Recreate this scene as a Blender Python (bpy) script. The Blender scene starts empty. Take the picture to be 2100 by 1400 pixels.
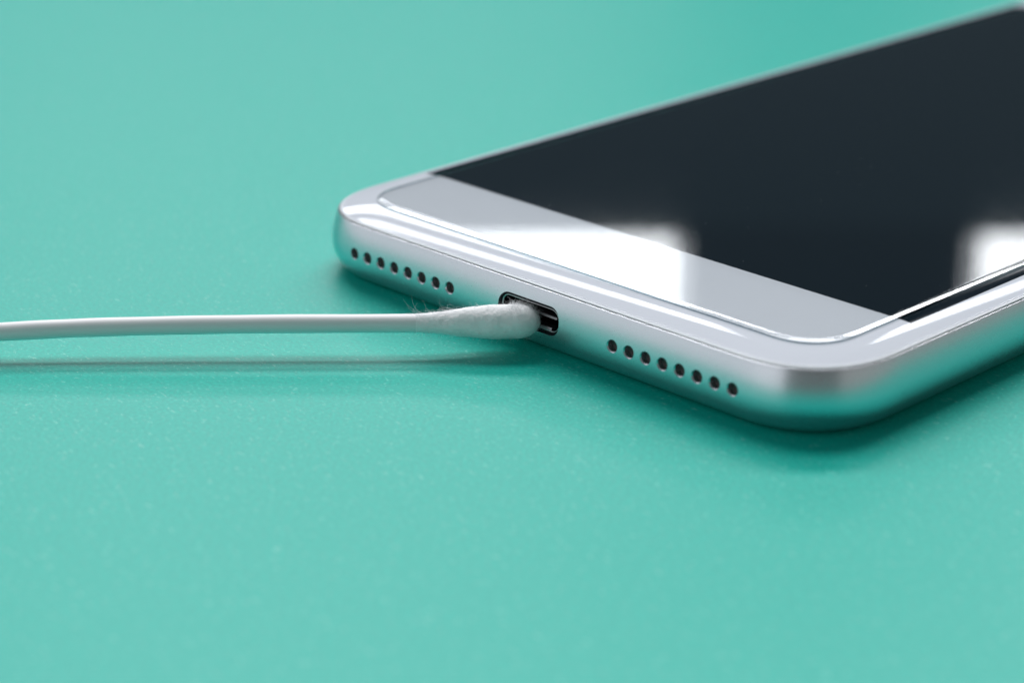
import bpy, bmesh, math, random
from mathutils import Vector, Matrix, noise
random.seed(7)
S = 0.001                      # everything below is written in millimetres
sc = bpy.context.scene
PI = math.pi

# ---------------------------------------------------------------- camera
YAW, PITCH, ROLL = -0.79840, 0.37687, -0.0049
FOC = Vector((1.6, 0.0, 4.2))
f = Vector((math.sin(YAW)*math.cos(PITCH), math.cos(YAW)*math.cos(PITCH), -math.sin(PITCH)))
r0 = f.cross(Vector((0, 0, 1))).normalized(); u0 = r0.cross(f)
rr = r0*math.cos(ROLL) + u0*math.sin(ROLL); uu = -r0*math.sin(ROLL) + u0*math.cos(ROLL)
CAM = Vector((149.182, -147.849, 84.018))
cd = bpy.data.cameras.new('camera'); cam = bpy.data.objects.new('camera', cd)
sc.collection.objects.link(cam); sc.camera = cam
M = Matrix((rr, uu, -f)).transposed().to_4x4(); M.translation = CAM*S
cam.matrix_world = M
cd.sensor_width = 36.0; cd.lens = 77.589
cd.clip_start = 0.005; cd.clip_end = 50
cd.dof.use_dof = True
cd.dof.focus_distance = (FOC-CAM).dot(f)*S
cd.dof.aperture_fstop = 20.0
cd.dof.aperture_blades = 0

# ---------------------------------------------------------------- world: the dim room around the desk
w = bpy.data.worlds.new('World'); sc.world = w; w.use_nodes = True
bg = w.node_tree.nodes['Background']
bg.inputs[0].default_value = (0.70, 0.88, 1.0, 1); bg.inputs[1].default_value = 0.06

# ---------------------------------------------------------------- window light
WALL_AZ, WALL_D = math.radians(-45.7), 1.6        # the window wall stands square to the view, 1.6 m beyond the port
def pane(name, x0, x1, z0, z1, L, col=(1, 1, 1), az=WALL_AZ, dist=WALL_D, tilt=0.0):
    """rectangular light in a vertical wall: lateral extent x0..x1, height z0..z1 (metres), radiance L"""
    d = Vector((math.sin(az), math.cos(az), 0)); side = Vector((math.cos(az), -math.sin(az), 0))
    W_ = x1-x0; H_ = z1-z0
    ld = bpy.data.lights.new(name, 'AREA'); ld.shape = 'RECTANGLE'; ld.size = W_; ld.size_y = H_
    ld.energy = L*PI*W_*H_; ld.color = col
    o = bpy.data.objects.new(name, ld); sc.collection.objects.link(o)
    xax = Vector((0, 0, 1)).cross(d).normalized(); yax = d.cross(xax)
    m = Matrix((xax, yax, d)).transposed().to_4x4(); m.translation = d*dist + side*(x0+x1)/2 + Vector((0, 0, (z0+z1)/2))
    o.matrix_world = m @ Matrix.Rotation(tilt, 4, 'X')
    return o
COOL = (0.94, 0.965, 1.0)
EL = lambda e: WALL_D*math.tan(math.radians(e))
XA0, XA1, XB0, XB1 = -0.60, 0.136, 0.406, 1.05
LL, LU, LC, LK = 6.4, 5.0, 6.0, 17.5
ZB = 0.552
pane('window_light', XA0, XA1, ZB, EL(22.4), LL, COOL)            # lower panes
pane('window_light', XB0, XB1, ZB, EL(22.4), LL, COOL)
pane('edge_soften_light', XA1, XA1+0.013, ZB, EL(22.4), LL*0.22, COOL)       # dim strips added to soften the window edges in reflections
pane('edge_soften_light', XB0-0.013, XB0, ZB, EL(22.4), LL*0.22, COOL)
pane('window_light', XA0, XA1, EL(25.6), EL(27.6), LU, COOL)      # upper panes
pane('window_light', XB0, XB1, EL(25.6), EL(27.6), LU, COOL)
pane('window_light', -1.5, -0.23, EL(29.3), EL(30.0), LC, COOL)   # narrow top light on the left
pane('ceiling_strip_light', -0.9, 1.5, EL(38.2), EL(45), LK, (0.97, 0.98, 1.0))
pane('skylight', -1.2, 1.2, EL(52), EL(68), 9.0, (0.96, 0.98, 1.0))
pane('wall_light', -1.45, 1.3, 0.004, 1.5, 0.72, (0.93, 0.95, 1.0), az=math.radians(-142), dist=1.2)
pane('wall_light', -1.2, 1.6, 0.004, 1.3, 0.30, (1.0, 0.95, 0.92), az=math.radians(55), dist=1.4)
pane('wall_light', -1.5, 1.5, 0.004, 0.575, 0.020, (0.45, 0.80, 1.0), dist=1.7)
pane('wall_light', -1.7, 1.7, 0.004, 1.3, 0.11, (1.0, 0.92, 0.88), az=math.radians(150), dist=1.6)

sc.view_settings.view_transform = 'Standard'; sc.view_settings.look = 'None'
sc.view_settings.gamma = 1.0; sc.view_settings.exposure = 0.0
sc.cycles.use_denoising = True
try:
    sc.cycles.denoiser = 'OPENIMAGEDENOISE'
except Exception: pass
sc.cycles.transparent_max_bounces = 16; sc.cycles.max_bounces = 10
sc.cycles.sample_clamp_indirect = 6

# ---------------------------------------------------------------- materials
def mat(name, base=(0.8, 0.8, 0.8), rough=0.5, metal=0.0, **kw):
    m = bpy.data.materials.new(name); m.use_nodes = True
    b = m.node_tree.nodes['Principled BSDF']
    b.inputs['Base Color'].default_value = (*base, 1); b.inputs['Roughness'].default_value = rough
    b.inputs['Metallic'].default_value = metal
    for k, v in kw.items(): b.inputs[k.replace('_', ' ')].default_value = v
    return m
def nodes(m):
    nt = m.node_tree
    return nt, nt.nodes['Principled BSDF'], lambda t: nt.nodes.new(t), nt.links.new
def objcoord(new, link, scale):
    tc = new('ShaderNodeTexCoord'); mp = new('ShaderNodeMapping'); mp.inputs['Scale'].default_value = scale
    link(tc.outputs['Object'], mp.inputs['Vector']); return mp.outputs['Vector']

def paper_material():
    m = mat('mint_green_paper', (0.0, 0.5, 0.37), 0.37, Specular_IOR_Level=0.22); nt, b, new, link = nodes(m)
    v = objcoord(new, link, (1, 1, 1))
    n1 = new('ShaderNodeTexNoise'); n1.inputs['Scale'].default_value = 2600; n1.inputs['Detail'].default_value = 5; link(v, n1.inputs['Vector'])
    n2 = new('ShaderNodeTexNoise'); n2.inputs['Scale'].default_value = 60; n2.inputs['Detail'].default_value = 3; link(v, n2.inputs['Vector'])
    # sparse pale fibres: stretched noise thresholded
    mp = new('ShaderNodeMapping'); mp.inputs['Scale'].default_value = (1400, 3800, 1000); mp.inputs['Rotation'].default_value = (0, 0, 0.6)
    tc = new('ShaderNodeTexCoord'); link(tc.outputs['Object'], mp.inputs['Vector'])
    n3 = new('ShaderNodeTexNoise'); n3.inputs['Scale'].default_value = 1.0; n3.inputs['Detail'].default_value = 2; n3.inputs['Distortion'].default_value = 1.0
    link(mp.outputs['Vector'], n3.inputs['Vector'])
    cr = new('ShaderNodeValToRGB'); cr.color_ramp.elements[0].position = 0.62; cr.color_ramp.elements[1].position = 0.72
    link(n3.outputs['Fac'], cr.inputs['Fac'])
    r1 = new('ShaderNodeValToRGB'); r1.color_ramp.elements[0].color = (0.0, 0.365, 0.292, 1); r1.color_ramp.elements[1].color = (0.0, 0.465, 0.370, 1)
    r1.color_ramp.elements[0].position = 0.35; r1.color_ramp.elements[1].position = 0.65
    link(n1.outputs['Fac'], r1.inputs['Fac'])
    mx = new('ShaderNodeMix'); mx.data_type = 'RGBA'; mx.inputs['B'].default_value = (0.35, 0.75, 0.68, 1)
    ml = new('ShaderNodeMath'); ml.operation = 'MULTIPLY'; ml.inputs[1].default_value = 0.4; link(cr.outputs['Color'], ml.inputs[0])
    link(ml.outputs[0], mx.inputs['Factor']); link(r1.outputs['Color'], mx.inputs['A']); link(mx.outputs['Result'], b.inputs['Base Color'])
    bp = new('ShaderNodeBump'); bp.inputs['Strength'].default_value = 0.6; bp.inputs['Distance'].default_value = 0.00003
    ad = new('ShaderNodeMath'); ad.operation = 'ADD'; link(n1.outputs['Fac'], ad.inputs[0]); link(n3.outputs['Fac'], ad.inputs[1])
    link(ad.outputs[0], bp.inputs['Height']); link(bp.outputs['Normal'], b.inputs['Normal'])
    return m
def metal_material():
    m = mat('anodised_silver_aluminium', (0.72, 0.74, 0.78), 0.30, 1.0); nt, b, new, link = nodes(m)
    v = objcoord(new, link, (1, 1, 1))
    n = new('ShaderNodeTexNoise'); n.inputs['Scale'].default_value = 7000; n.inputs['Detail'].default_value = 2; link(v, n.inputs['Vector'])
    bp = new('ShaderNodeBump'); bp.inputs['Strength'].default_value = 0.12; bp.inputs['Distance'].default_value = 0.00001
    link(n.outputs['Fac'], bp.inputs['Height']); link(bp.outputs['Normal'], b.inputs['Normal'])
    mr = new('ShaderNodeMapRange'); mr.inputs['To Min'].default_value = 0.25; mr.inputs['To Max'].default_value = 0.32
    link(n.outputs['Fac'], mr.inputs['Value']); link(mr.outputs['Result'], b.inputs['Roughness'])
    return m
def glass_film(name, tint, refl=True, extra=0.0):
    m = bpy.data.materials.new(name); m.use_nodes = True; nt = m.node_tree; nt.nodes.clear()
    out = nt.nodes.new('ShaderNodeOutputMaterial'); t = nt.nodes.new('ShaderNodeBsdfTransparent'); t.inputs[0].default_value = (*tint, 1)
    if not refl:
        nt.links.new(t.outputs[0], out.inputs[0]); return m
    g = nt.nodes.new('ShaderNodeBsdfGlossy'); g.inputs['Roughness'].default_value = 0.02
    fr = nt.nodes.new('ShaderNodeFresnel')
    ge = nt.nodes.new('ShaderNodeNewGeometry'); mm = nt.nodes.new('ShaderNodeMath'); mm.operation = 'MULTIPLY_ADD'
    mm.inputs[1].default_value = 1/1.65-1.65; mm.inputs[2].default_value = 1.65      # same reflectance met from either side
    nt.links.new(ge.outputs['Backfacing'], mm.inputs[0]); nt.links.new(mm.outputs[0], fr.inputs[0])
    mx = nt.nodes.new('ShaderNodeMixShader')
    nt.links.new(fr.outputs[0], mx.inputs[0]); nt.links.new(t.outputs[0], mx.inputs[1]); nt.links.new(g.outputs[0], mx.inputs[2])
    nt.links.new(mx.outputs[0], out.inputs[0]); return m
def cotton_material():
    m = mat('white_cotton', (0.93, 0.93, 0.94), 0.9); nt, b, new, link = nodes(m)
    b.inputs['Subsurface Weight'].default_value = 0.15; b.inputs['Subsurface Radius'].default_value = (1, 1, 1); b.inputs['Subsurface Scale'].default_value = 0.0006
    v = objcoord(new, link, (1, 1, 1))
    n = new('ShaderNodeTexNoise'); n.inputs['Scale'].default_value = 2500; n.inputs['Detail'].default_value = 6; link(v, n.inputs['Vector'])
    bp = new('ShaderNodeBump'); bp.inputs['Strength'].default_value = 0.5; bp.inputs['Distance'].default_value = 0.00008
    link(n.outputs['Fac'], bp.inputs['Height']); link(bp.outputs['Normal'], b.inputs['Normal'])
    return m
def shaft_material():
    m = mat('rolled_white_paper', (0.86, 0.85, 0.86), 0.5); nt, b, new, link = nodes(m)
    v = objcoord(new, link, (1, 1, 1))
    n = new('ShaderNodeTexNoise'); n.inputs['Scale'].default_value = 1500; n.inputs['Detail'].default_value = 5; link(v, n.inputs['Vector'])
    bp = new('ShaderNodeBump'); bp.inputs['Strength'].default_value = 0.15; bp.inputs['Distance'].default_value = 0.00004
    link(n.outputs['Fac'], bp.inputs['Height']); link(bp.outputs['Normal'], b.inputs['Normal'])
    return m
PAPER = paper_material(); ALU = metal_material()
WHITE = mat('white_glass_bezel', (0.67, 0.70, 0.76), 0.02)
RIM = mat('white_plastic_ring', (0.64, 0.67, 0.71), 0.4)
SEAM_SHADE = mat('seam_shade_grey', (0.10, 0.11, 0.11), 0.6)  # dark grey that stands in for shade in the seam
DISP = mat('black_display', (0.003, 0.009, 0.015), 0.05, Specular_IOR_Level=0.08)
MESH = mat('dark_speaker_mesh', (0.075, 0.062, 0.060), 0.5, 0.3)
BLACK = mat('black_plastic', (0.005, 0.006, 0.009), 0.5, Specular_IOR_Level=0.15)
STEEL = mat('port_steel', (0.72, 0.72, 0.73), 0.28, 1.0)
TONGUE = mat('port_tongue', (0.012, 0.012, 0.014), 0.5, Specular_IOR_Level=0.2); CONTACT = mat('port_contact', (0.30, 0.30, 0.31), 0.35, 0.6)
PROT = glass_film('protector_glass', (0.985, 0.995, 0.99))
PROT_SIDE = glass_film('protector_edge', (0.16, 0.24, 0.28))
PROT_BACK = glass_film('protector_adhesive', (1, 1, 1), False)
COTTON = cotton_material(); SHAFT = shaft_material()
FUZZ = mat('cotton_fibre', (0.95, 0.95, 0.96), 0.6); FUZZ.node_tree.nodes['Principled BSDF'].inputs['Specular IOR Level'].default_value = 0.3
def thin_fibre(m):
    nt, b, new, link = nodes(m); t = new('ShaderNodeBsdfTranslucent'); t.inputs[0].default_value = (0.95, 0.95, 0.96, 1)
    mx = new('ShaderNodeMixShader'); mx.inputs[0].default_value = 0.5
    link(b.outputs[0], mx.inputs[1]); link(t.outputs[0], mx.inputs[2]); link(mx.outputs[0], nt.nodes['Material Output'].inputs[0])
thin_fibre(FUZZ)

# ---------------------------------------------------------------- helpers
def link_mesh(name, me, m, parent=None, smooth=True):
    o = bpy.data.objects.new(name, me); sc.collection.objects.link(o)
    for mm in (m if isinstance(m, (list, tuple)) else [m]): me.materials.append(mm)
    if smooth: me.polygons.foreach_set('use_smooth', [True]*len(me.polygons))
    if parent: o.parent = parent
    return o
def mk(name, verts, faces, m, parent=None, smooth=True, origin=(0, 0, 0), mi=None):
    me = bpy.data.meshes.new(name); ox, oy, oz = origin
    me.from_pydata([((x-ox)*S, (y-oy)*S, (z-oz)*S) for x, y, z in verts], [], faces); me.update()
    o = link_mesh(name, me, m, parent, smooth); o.location = (ox*S, oy*S, oz*S)
    if mi: me.polygons.foreach_set('material_index', mi)
    return o
def root(name, loc, label, cat):
    o = bpy.data.objects.new(name, None); sc.collection.objects.link(o); o.empty_display_size = 0.01
    o.location = Vector(loc)*S; o['label'] = label; o['category'] = cat; return o

# rounded rectangle ring (x0..x1, y0..y1), radius, inset d
SE, SX = 2.35, 1.16          # corners of continuous curvature: superellipse exponent and reach beyond the plain radius
def corner(a, n):
    """points and outward normals of one corner, from the +x side to the +y side"""
    out = []
    for i in range(n+1):
        t = PI/2*i/n; c, s_ = max(math.cos(t), 0), max(math.sin(t), 0)
        x = a*c**(2/SE); y = a*s_**(2/SE)
        nx, ny = (x/a)**(SE-1), (y/a)**(SE-1); l = math.hypot(nx, ny); out.append((x, y, nx/l, ny/l))
    return out
def ring(x0, x1, y0, y1, R, d, n=24, ns=1):
    A = R*SX; out = []; cs = corner(A, n)
    for k, (cx, cy) in enumerate(((x1-A, y0+A), (x1-A, y1-A), (x0+A, y1-A), (x0+A, y0+A))):
        ang = -PI/2+k*PI/2; ca, sa = round(math.cos(ang)), round(math.sin(ang))
        for x, y, nx, ny in cs:
            px, py = x-nx*d, y-ny*d
            out.append((cx+px*ca-py*sa, cy+px*sa+py*ca))
    return out
def sweep(prof, rect, n=24, cap0=True, cap1=True, mis=None):
    verts = []; faces = []; mi = []
    N = None
    for d, z in prof:
        rg = ring(*rect, d, n); N = len(rg); verts += [(x, y, z) for x, y in rg]
    for k in range(len(prof)-1):
        for i in range(N):
            j = (i+1) % N
            faces.append((k*N+i, k*N+j, (k+1)*N+j, (k+1)*N+i)); mi.append(mis[k] if mis else 0)
    if cap0: faces.append(tuple(reversed(range(N)))); mi.append(mis[-1] if mis else 0)
    if cap1: faces.append(tuple(range((len(prof)-1)*N, len(prof)*N))); mi.append(mis[-2] if mis else 0)
    return verts, faces, mi
W, L_ = 76.4, 155.65
X0, X1, Y0, Y1, R = -37.4, 38.2, -0.25, L_, 10.2
RECT = (X0, X1, Y0, Y1, R)

# ---------------------------------------------------------------- the paper
n = 1
P = 900
o = mk('tabletop', [(-P, -P, 0), (P, -P, 0), (P, P, 0), (-P, P, 0)], [(0, 1, 2, 3)], PAPER, smooth=False)
o['kind'] = 'structure'; o['label'] = 'smooth mint green paper sheet covering the tabletop'

# ---------------------------------------------------------------- the phone
phone = root('smartphone', (0, L_/2, 0), 'silver smartphone with white bezel and black screen lying face up on green paper', 'smartphone')
PO = (0, L_/2, 0)
def part(name, verts, faces, m, mi=None, smooth=True, parent=None, origin=None):
    origin = origin or PO
    o = mk(name, verts, faces, m, None, smooth, origin, mi)
    p = parent or phone
    o.parent = p
    bpy.context.view_layer.update()
    o.matrix_parent_inverse = p.matrix_world.inverted()
    return o

# body section: inset d as a function of height z
ZT, ZM = 6.82, 3.4
def body_d(z):
    if z >= ZM:
        t = (z-ZM)/(ZT-ZM); return 0.76*t**1.7
    t = (ZM-z)/ZM; return 3.0*(1-(max(0.0, 1-t**2.2))**(1/2.2))
prof = []
for i in range(0, 17):       # lower half, by angle for even spacing
    a = PI/2*(1-i/16); t = math.sin(a)
    z = ZM*(1-t); prof.append((body_d(z), z))
for i in range(1, 13):
    z = ZM+(ZT-0.07-ZM)*i/12; prof.append((body_d(z), z))
zt = prof[-1]
prof += [(zt[0]+0.03, ZT-0.02), (zt[0]+0.09, ZT)]
NOUT = len(prof)
prof += [(zt[0]+0.13, ZT-0.04), (zt[0]+0.14, ZT-0.25), (6.0, ZT-0.25)]
bv, bf, _ = sweep(prof, RECT, 40)
me = bpy.data.meshes.new('body_mm'); me.from_pydata(bv, [], bf); me.update()
bo = bpy.data.objects.new('body_tmp', me); sc.collection.objects.link(bo)

HOLES = [(-(11.73+2.205*k)) for k in range(8)] + [(11.73+2.205*k) for k in range(8)]
HZ, HR = 3.74, 0.62
PZ, PW, PH, PR = 3.95, 4.38, 1.53, 1.38       # port half width / half height / corner radius
def stadium(hw, hh, r, n=12):
    out = []
    for cx, cz, a0 in ((hw-r, hh-r, 0), (-hw+r, hh-r, PI/2), (-hw+r, -hh+r, PI), (hw-r, -hh+r, 1.5*PI)):
        for i in range(n+1):
            a = a0+PI/2*i/n; out.append((cx+r*math.cos(a), cz+r*math.sin(a)))
    return out
cv, cf = [], []
def cutter(pts, cx, cz, y0, y1):
    b = len(cv); N = len(pts)
    for y in (y0, y1): cv.extend([(cx+px, y, cz+pz) for px, pz in pts])
    for i in range(N):
        j = (i+1) % N; cf.append((b+i, b+j, b+N+j, b+N+i))
    cf.append(tuple(b+i for i in reversed(range(N)))); cf.append(tuple(b+N+i for i in range(N)))
for hx in HOLES:
    b = len(cv); N = 32; rg = ((-1.2, HR+0.10), (-0.22, HR+0.10), (-0.12, HR), (1.1, HR))
    for y, rad in rg: cv.extend([(hx+rad*math.cos(2*PI*i/N), y, HZ+rad*math.sin(2*PI*i/N)) for i in range(N)])
    for k in range(3):
        for i in range(N):
            j = (i+1) % N; cf.append((b+k*N+i, b+k*N+j, b+(k+1)*N+j, b+(k+1)*N+i))
    cf.append(tuple(b+i for i in reversed(range(N)))); cf.append(tuple(b+3*N+i for i in range(N)))
cutter(stadium(PW, PH, PR), 0, PZ, -1.0, 5.0)
cm = bpy.data.meshes.new('cut'); cm.from_pydata(cv, [], cf); cm.update()
bmx = bmesh.new(); bmx.from_mesh(cm); bmesh.ops.recalc_face_normals(bmx, faces=bmx.faces); bmx.to_mesh(cm); bmx.free()
co = bpy.data.objects.new('cut_tmp', cm); sc.collection.objects.link(co)
md = bo.modifiers.new('b', 'BOOLEAN'); md.operation = 'DIFFERENCE'; md.solver = 'EXACT'; md.object = co
dg = bpy.context.evaluated_depsgraph_get(); dg.update()
res = bpy.data.meshes.new_from_object(bo.evaluated_get(dg))
bpy.data.objects.remove(bo); bpy.data.objects.remove(co)
bmx = bmesh.new(); bmx.from_mesh(res); bmesh.ops.triangulate(bmx, faces=bmx.faces[:]); bmx.to_mesh(res); bmx.free()
# analytic normals of the outer skin
def pn(k):
    a = prof[max(k-1, 0)]; b = prof[min(k+1, NOUT-1)]
    dd, dz = b[0]-a[0], b[1]-a[1]; l = math.hypot(dd, dz); return (dz/l, dd/l)   # (outward, up)
CORN = corner(R*SX, 400); BIAS = 0
pnl = [pn(k) for k in range(NOUT)]
pnl[0] = (0.0, -1.0)
def skin_normal(x, y, z):
    # horizontal outward direction
    A = R*SX
    cx = min(max(x, X0+A), X1-A); cy = min(max(y, Y0+A), Y1-A)
    h = Vector((x-cx, y-cy))
    if h.length < 1e-6: h = Vector((0, -1))
    elif abs(h.x) > 1e-6 and abs(h.y) > 1e-6:
        best = min(CORN, key=lambda q: abs(math.atan2(abs(h.y)+BIAS*0, abs(h.x))-math.atan2(q[1], q[0])))
        h = Vector((math.copysign(best[2], h.x), math.copysign(best[3], h.y)))
    h = h.normalized()
    k = 0
    while k < NOUT-2 and z > prof[k+1][1]: k += 1
    z0, z1 = prof[k][1], prof[k+1][1]; t = min(max((z-z0)/(z1-z0+1e-9), 0), 1)
    o_ = pnl[k][0]*(1-t)+pnl[k+1][0]*t; u_ = pnl[k][1]*(1-t)+pnl[k+1][1]*t
    return Vector((h.x*o_, h.y*o_, u_)).normalized()
res.polygons.foreach_set('use_smooth', [True]*len(res.polygons)); res.update()
ln = [None]*len(res.loops)
for p in res.polygons:
    fn = p.normal; c = p.center
    skin = fn.dot(skin_normal(*c)) > 0.93 and c.z < ZT-0.001 and c.z > 0.0005
    for li in p.loop_indices:
        v = res.vertices[res.loops[li].vertex_index].co
        ln[li] = skin_normal(*v) if skin else fn
res.transform(Matrix.Translation((-PO[0], -PO[1], 0))); res.transform(Matrix.Scale(S, 4)); res.update()
res.normals_split_custom_set([tuple(v) for v in ln])
res.name = 'body'
body = bpy.data.objects.new('body', res); sc.collection.objects.link(body); res.materials.clear(); res.materials.append(ALU)
body.location = Vector(PO)*S; body.parent = phone; bpy.context.view_layer.update(); body.matrix_parent_inverse = phone.matrix_world.inverted()

# raised dark strip standing in for the shadow gap at the seam
g0 = zt[0]+0.14
v_, f_, _ = sweep([(g0, ZT-0.24), (g0+0.01, ZT+0.05), (g0+0.05, ZT+0.075), (g0+0.2, ZT+0.075), (g0+0.2, ZT-0.24)], RECT, 40, False, False)
part('seam_shade_strip', v_, f_, SEAM_SHADE, smooth=False)
# white plastic ring around the glass
r0_ = g0+0.07
v_, f_, _ = sweep([(r0_, ZT-0.20), (r0_, ZT+0.06), (r0_+0.02, ZT+0.10), (r0_+0.06, ZT+0.135), (r0_+0.12, ZT+0.16), (r0_+0.20, ZT+0.175), (r0_+0.40, ZT+0.18), (r0_+0.40, ZT-0.20)], RECT, 40, False, False)
part('frame_ring', v_, f_, RIM)
# 2.5D front glass
ZG = 7.40; DF = 6.5
gp = [(r0_+0.30, ZT-0.20), (r0_+0.30, ZT+0.14)]
e = r0_+0.30; kx = 0.013
zc = lambda d: ZG-kx*(DF-d)**2
for i in range(7):
    a = PI/2*i/6; dd = 0.12
    gp.append((e+dd*(1-math.cos(a)), (ZT+0.14)+(zc(e+dd)-ZT-0.14)*math.sin(a)))
for i in range(1, 25):
    d = e+0.12+(DF-e-0.12)*i/24; gp.append((d, zc(d)))
gp.append((7.2, ZG))
v_, f_, _ = sweep(gp, RECT, 40, True, True)
part('front_glass', v_, f_, WHITE)
# display
DWH, DY0, DLEN = 34.15, 17.86, 121.6
DXL = 35.2
xs = [-DXL+0.0]+[-DXL+3.4*i/12 for i in range(1, 13)]+[-20, 0, 20]+[DWH-2.6*i/12 for i in range(12, 0, -1)]+[DWH]
def dz(x):
    d = min(X1-x, x-X0); return (ZG if d >= DF else zc(d))
v_ = []
for x in xs:
    for y, h in ((DY0, -0.03), (DY0, 0.010), (DY0+DLEN, 0.010), (DY0+DLEN, -0.03)): v_.append((x, y, dz(x)+h))
f_ = [(4*i+k, 4*i+k+1, 4*i+k+5, 4*i+k+4) for i in range(len(xs)-1) for k in (0, 1, 2)]
f_ = [tuple(reversed(q)) for q in f_]+[(0, 1, 2, 3), tuple(4*(len(xs)-1)+k for k in (3, 2, 1, 0))]
dob = part('display', v_, f_, DISP, smooth=True)
dob.data.set_sharp_from_angle(angle=0.5)
# screen protector: clear glass sheet with ground edge
ZP0, ZP1 = ZG+0.016, ZG+0.366
pp = [(0.0, ZP0), (0.0, ZP0+0.13), (0.02, ZP0+0.165), (0.07, ZP0+0.19), (0.22, ZP0+0.237), (0.37, ZP0+0.284), (0.50, ZP0+0.324), (0.56, ZP0+0.338), (0.64, ZP0+0.347), (0.78, ZP1), (0.90, ZP1), (1.3, ZP1)]
v_, f_, mi = sweep(pp, (-32.8, 32.8, 5.35, 150.2, 5.2), 20, True, True, mis=[1, 1]+[0]*9+[0, 2])
part('screen_protector', v_, f_, [PROT, PROT_SIDE, PROT_BACK], mi=mi)
dv, df = [], []
for i in range(36):      # dust specks lying on the glass
    x, y = random.uniform(-31, 31), random.choice((random.uniform(7, 60), random.uniform(7, 140))); r = random.uniform(0.02, 0.045); b = len(dv)
    for k in range(5):
        a = 2*PI*k/5; dv.append((x+r*random.uniform(.5, 1.3)*math.cos(a), y+r*random.uniform(.5, 1.3)*math.sin(a), ZP1+0.004))
    dv.append((x, y, ZP1+0.03)); df += [(b+k, b+(k+1) % 5, b+5) for k in range(5)]
DUST = mat('dust', (0.55, 0.56, 0.58), 0.9)
pr = [o_ for o_ in bpy.data.objects if o_.name == 'screen_protector'][0]
part('dust', dv, df, DUST, smooth=False, parent=pr)['kind'] = 'stuff'
# earpiece slot at the far end
v_, f_, _ = sweep([(0, ZG-0.02), (0, ZG+0.006), (0.05, ZG+0.008)], (-6, 6, 146.8, 148.2, 0.7), 8)
part('earpiece', v_, f_, MESH, smooth=False)

# speaker holes: dark mesh disc sunk in each
for hx in HOLES:
    N = 24; vs = [(hx, 0.66, HZ)]
    vs += [(hx+0.35*math.cos(2*PI*i/N), 0.63, HZ+0.35*math.sin(2*PI*i/N)) for i in range(N)]
    vs += [(hx+(HR+.01)*math.cos(2*PI*i/N), 0.50, HZ+(HR+.01)*math.sin(2*PI*i/N)) for i in range(N)]
    fs = [(0, 1+(i+1) % N, 1+i) for i in range(N)]
    fs += [(1+i, 1+(i+1) % N, 1+N+(i+1) % N, 1+N+i) for i in range(N)]
    part('speaker_hole', vs, fs, MESH, origin=(hx, 0.6, HZ))

# charging port: black collar > steel shell, cavity, tongue
def tube_ring(hw0, hh0, r0, hw1, hh1, r1, ya, yb, y_out=0.0):
    """outer outline (0) and inner outline (1); front face at ya, back at yb"""
    A = stadium(hw0, hh0, r0); B = stadium(hw1, hh1, r1); N = len(A); vs = []
    c = 0.06
    A2 = stadium(hw0-c*.5, hh0-c*.5, r0-c*.5); B2 = stadium(hw1+c, hh1+c, r1+c)
    for pts, y in ((A, yb), (A, ya+c), (A2, ya), (B2, ya), (B, ya+c), (B, yb)):
        vs += [(x, y, PZ+z) for x, z in pts]
    fs = []
    for k in range(6):
        kn = (k+1) % 6
        for i in range(N):
            j = (i+1) % N; fs.append((k*N+i, k*N+j, kn*N+j, kn*N+i))
    return vs, fs
v_, f_ = tube_ring(PW-.005, PH-.005, PR-.005, PW-0.25, PH-0.25, PR-0.25, 0.06, 3.0)
collar = part('charging_port', v_, f_, BLACK, origin=(0, 0.1, PZ))
v_, f_ = tube_ring(PW-0.255, PH-0.255, PR-0.255, PW-0.39, PH-0.39, PR-0.39, 0.14, 4.4)
part('port_shell', v_, f_, STEEL, parent=collar, origin=(0, 0.14, PZ))
A = stadium(PW-0.40, PH-0.40, PR-0.40); N = len(A)
B = stadium(PW-0.42, PH-0.42, PR-0.42)
vs = [(x, 0.22, PZ+z) for x, z in A]+[(x, 4.2, PZ+z) for x, z in B]
part('port_cavity', vs, [(i, i+N, (i+1) % N+N, (i+1) % N) for i in range(N)]+[tuple(range(N, 2*N))], BLACK, parent=collar, origin=(0, 2, PZ))
A = stadium(3.3, 0.22, 0.10, 3); N = len(A)
vs = [(x, 4.1, PZ+z) for x, z in A]+[(x, 1.0, PZ+z) for x, z in A]+[(x*.98, .92, PZ+z*.75) for x, z in A]
fs = [(k*N+i, k*N+(i+1) % N, (k+1)*N+(i+1) % N, (k+1)*N+i) for k in range(2) for i in range(N)]+[tuple(range(2*N, 3*N))]
part('port_tongue', vs, fs, TONGUE, parent=collar, origin=(0, 1, PZ))
vs = [(x, y, PZ+z) for x in (-3.2, 3.2) for y, z in ((0.70, -0.05), (0.80, 0.12), (0.97, 0.12), (0.97, -0.05))]
part('port_contact', vs, [(0, 1, 5, 4), (1, 2, 6, 5), (2, 3, 7, 6), (3, 0, 4, 7), (3, 2, 1, 0), (4, 5, 6, 7)], CONTACT, smooth=False, parent=collar, origin=(0, 0.9, PZ))

zf = PZ-PH+0.41  # steel strip added on the port floor, sloped to catch the wall light
vs = [(-2.9, 0.22, zf+0.01), (2.9, 0.22, zf+0.01), (2.8, 0.42, zf+0.17), (-2.8, 0.42, zf+0.17), (2.8, 1.2, zf+0.20), (-2.8, 1.2, zf+0.20), (-2.9, 1.2, zf-0.02), (2.9, 1.2, zf-0.02), (-2.9, 0.22, zf-0.02), (2.9, 0.22, zf-0.02)]
part('port_glint_strip', vs, [(0, 1, 2, 3), (3, 2, 4, 5), (5, 4, 7, 6), (8, 9, 1, 0), (6, 7, 9, 8), (1, 9, 7, 4, 2), (0, 3, 5, 6, 8)], STEEL, smooth=False, parent=collar, origin=(0, 0.6, zf))

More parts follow.
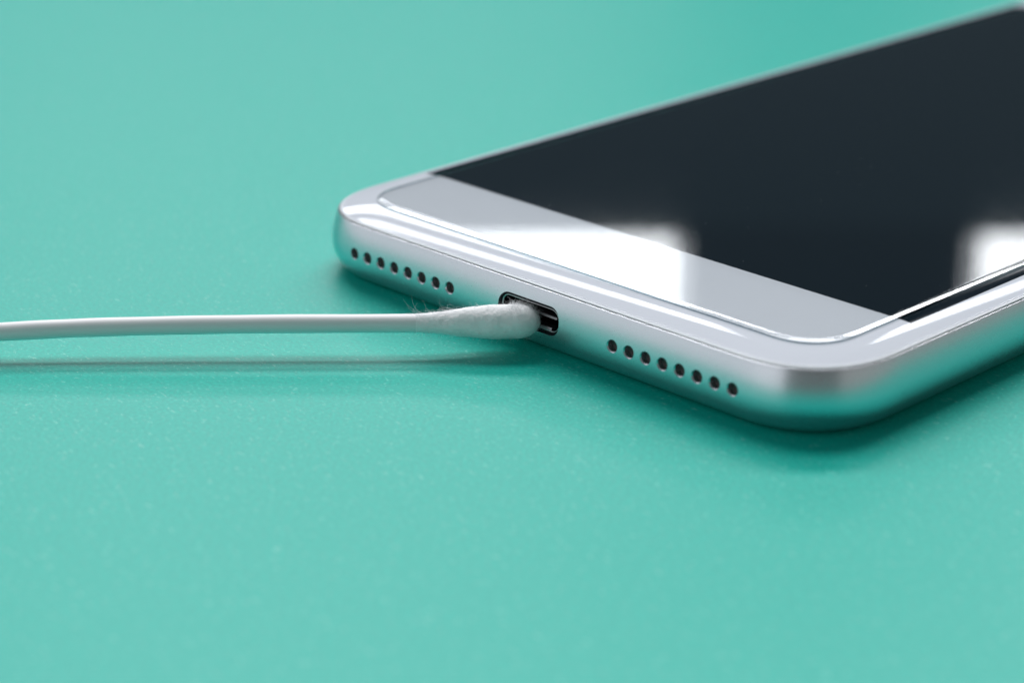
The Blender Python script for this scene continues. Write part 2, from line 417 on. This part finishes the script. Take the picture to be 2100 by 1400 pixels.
# ---------------------------------------------------------------- the cotton swab
PTS = [Vector(p) for p in ((-80.0, -85.0, -0.2+0.9), (-56.0, -60.0, 1.45), (-43.313, -46.667, 2.16), (-36.585, -39.396, 2.72), (-30.021, -32.049, 3.00), (-19.779, -21.285, 3.19), (-6.632, -7.789, 3.21), (-3.872, -4.94, 3.24), (0.35, -0.45, 3.34))]
def catmull(P, n):
    out = []
    for i in range(len(P)-1):
        p0 = P[max(i-1, 0)]; p1 = P[i]; p2 = P[i+1]; p3 = P[min(i+2, len(P)-1)]
        for k in range(n):
            t = k/n
            # centripetal-ish: use chord-length scaled tangents
            m1 = (p2-p0)/((p2-p0).length)*(p2-p1).length if i > 0 else (p2-p1)
            m2 = (p3-p1)/((p3-p1).length)*(p2-p1).length if i < len(P)-2 else (p2-p1)
            out.append((2*t**3-3*t*t+1)*p1+(t**3-2*t*t+t)*m1+(-2*t**3+3*t*t)*p2+(t**3-t*t)*m2)
    out.append(P[-1]); return out
def tube(path, rad, n, cap=True, wob=None):
    vs, fs = [], []
    for i, p in enumerate(path):
        t = (path[min(i+1, len(path)-1)]-path[max(i-1, 0)]).normalized()
        a = Vector((0, 0, 1)).cross(t).normalized(); b = t.cross(a)
        r = rad(i) if callable(rad) else rad
        for k in range(n):
            th = 2*PI*k/n; rk = r+(wob(i, th, p) if wob else 0)
            vs.append(tuple(p+a*rk*math.cos(th)+b*rk*math.sin(th)))
    m = len(path)
    for i in range(m-1):
        for k in range(n):
            j = (k+1) % n; fs.append((i*n+k, i*n+j, (i+1)*n+j, (i+1)*n+k))
    if cap: fs.append(tuple(reversed(range(n)))); fs.append(tuple((m-1)*n+k for k in range(n)))
    return vs, fs
SO = (-20, -21.5, 0)
swab = root('cotton_swab', SO, 'white cotton swab with fuzzy tip pushed into the charging port of the phone', 'cotton swab')
path = catmull(PTS, 14)
# cut shaft 1 mm before the tip
shaft_path = [p for p in path if (p-PTS[-1]).length > 3.0]
vs, fs = tube(shaft_path, lambda i: 0.955+0.012*math.sin(i*0.7), 40)
def spart(name, vs, fs, m, parent=None, smooth=True, kind=None):
    o = mk(name, vs, fs, m, None, smooth, SO); p = parent or swab; o.parent = p
    bpy.context.view_layer.update(); o.matrix_parent_inverse = p.matrix_world.inverted()
    if kind: o['kind'] = kind
    return o
spart('shaft', vs, fs, SHAFT)
tip = PTS[-1]; axis = (PTS[-1]-PTS[-3]).normalized()
# cotton bud radius along distance s back from the very tip
TIP_END = tip+axis*1.2
def bud_r(s, Lb=12.6):
    if s < 0.01: return 0.03
    if s < 2.7: base = 1.76*(1-(1-s/2.7)**2.2)**0.5
    elif s < 4.2: base = 1.76+0.015*math.sin((s-2.7)/1.5*PI)
    else:
        t = (s-4.2)/(Lb-4.2); base = 1.76+(0.99-1.76)*(t*t*(3-2*t))*1.0
    return base
def axis_pt(s):
    # walk back along the curved axis
    if s <= 5.0: return TIP_END-axis*s
    rem = s-5.0; p = TIP_END-axis*5.0; q = Vector((-6.632, -7.789, 3.21)); d2 = (q-p)
    l = d2.length
    if rem <= l: return p+d2*(rem/l)
    return q+(Vector((-19.779, -21.285, 3.19))-q).normalized()*(rem-l)
NB = 240; Lb = 12.6
ss = [Lb*(1-(i/(NB-1)))**1.0 for i in range(NB)]
ss = [s if s > 2.4 else 2.4*(s/2.4)**1.8 for s in ss]
bp_ = [axis_pt(s) for s in ss]
def wob(i, th, p):
    s = ss[i]; k = min(1.0, s/0.8)*min(1.0, 0.25+max(0, (Lb-s))/3.0)
    q = p+Vector((0, 0, 1))*math.sin(th)*1.7+Vector((.7, -.7, 0))*math.cos(th)*1.7
    return k*(0.08*noise.noise(q*0.7)+0.025*noise.noise(q*2.7)+0.016*noise.noise(q*7)+0.012*noise.noise(q*19))
vs, fs = tube(bp_, lambda i: bud_r(ss[i]), 120, True, wob)
bud = spart('cotton_tip', vs, fs, COTTON)
# loose fibres
fv, ff = [], []
def fibre(p, d, length, curl, rad=0.012, steps=10, droop=0.0):
    d = d.normalized(); ax = Vector((random.gauss(0, 1), random.gauss(0, 1), random.gauss(0, 1))).normalized()
    pts = [p.copy()]; st = length/steps
    for k in range(steps):
        d = (Matrix.Rotation(curl/steps*random.uniform(0.3, 1.7), 3, ax) @ d).normalized()
        if random.random() < 0.25: ax = (ax+Vector((random.gauss(0, .6), random.gauss(0, .6), random.gauss(0, .6)))).normalized()
        pts.append(pts[-1]+d*st)
    b = len(fv); m = len(pts)
    for i, q in enumerate(pts):
        t = (pts[min(i+1, m-1)]-pts[max(i-1, 0)]).normalized()
        a = t.cross(Vector((0.3, 0.2, 1))).normalized(); c = t.cross(a)
        r = rad*(1-0.6*i/m)
        for k in range(3): fv.append(tuple(q+a*r*math.cos(2.094*k)+c*r*math.sin(2.094*k)))
    for i in range(m-1):
        for k in range(3):
            j = (k+1) % 3; ff.append((b+i*3+k, b+i*3+j, b+(i+1)*3+j, b+(i+1)*3+k))
def bud_surface(s, th):
    p = axis_pt(s); t = axis; a = Vector((0, 0, 1)).cross(t).normalized(); b = t.cross(a)
    nrm = a*math.cos(th)+b*math.sin(th); return p+nrm*(bud_r(s)-0.02), nrm
for i in range(1900):
    s = random.uniform(0.05, 12.4); th = random.uniform(0, 2*PI); p, nrm = bud_surface(s, th)
    tang = axis*random.uniform(-1, 1)+nrm.cross(axis)*random.uniform(-1, 1)
    lift = random.choice((0.02, 0.05, 0.1, 0.25)) if s > 2 else random.choice((0.1, 0.3, 0.6))
    fibre(p, nrm*lift+tang, random.uniform(0.2, 0.7), random.uniform(0.6, 3.0), random.uniform(0.005, 0.008), 6)
for i in range(420):   # stray loops standing off the tip and the top
    if i < 380: s = random.uniform(0.2, 3.2)
    else: s = random.uniform(3, 12)
    th = random.gauss(PI/2, 0.9); p, nrm = bud_surface(s, th)
    fibre(p, nrm+axis*random.uniform(-.8, .8), random.uniform(0.4, 1.1), random.uniform(2, 5), random.uniform(0.008, 0.012), 12)
q0, n0 = bud_surface(11.3, PI/2)
left = -axis
for i in range(32):    # the wisp at the neck
    s = random.uniform(8.2, 12.3); p, nrm = bud_surface(s, PI/2+random.uniform(-.7, .7))
    fibre(p, left*random.uniform(0.8, 1.3)+Vector((0, 0, 1))*random.uniform(0.05, 0.40)+Vector((random.gauss(0, .3), random.gauss(0, .3), 0)), random.uniform(0.9, 3.4), random.uniform(1.0, 3.6), random.uniform(0.008, 0.012), 24)
fz = spart('fuzz', fv, ff, FUZZ, parent=bud, kind='stuff')
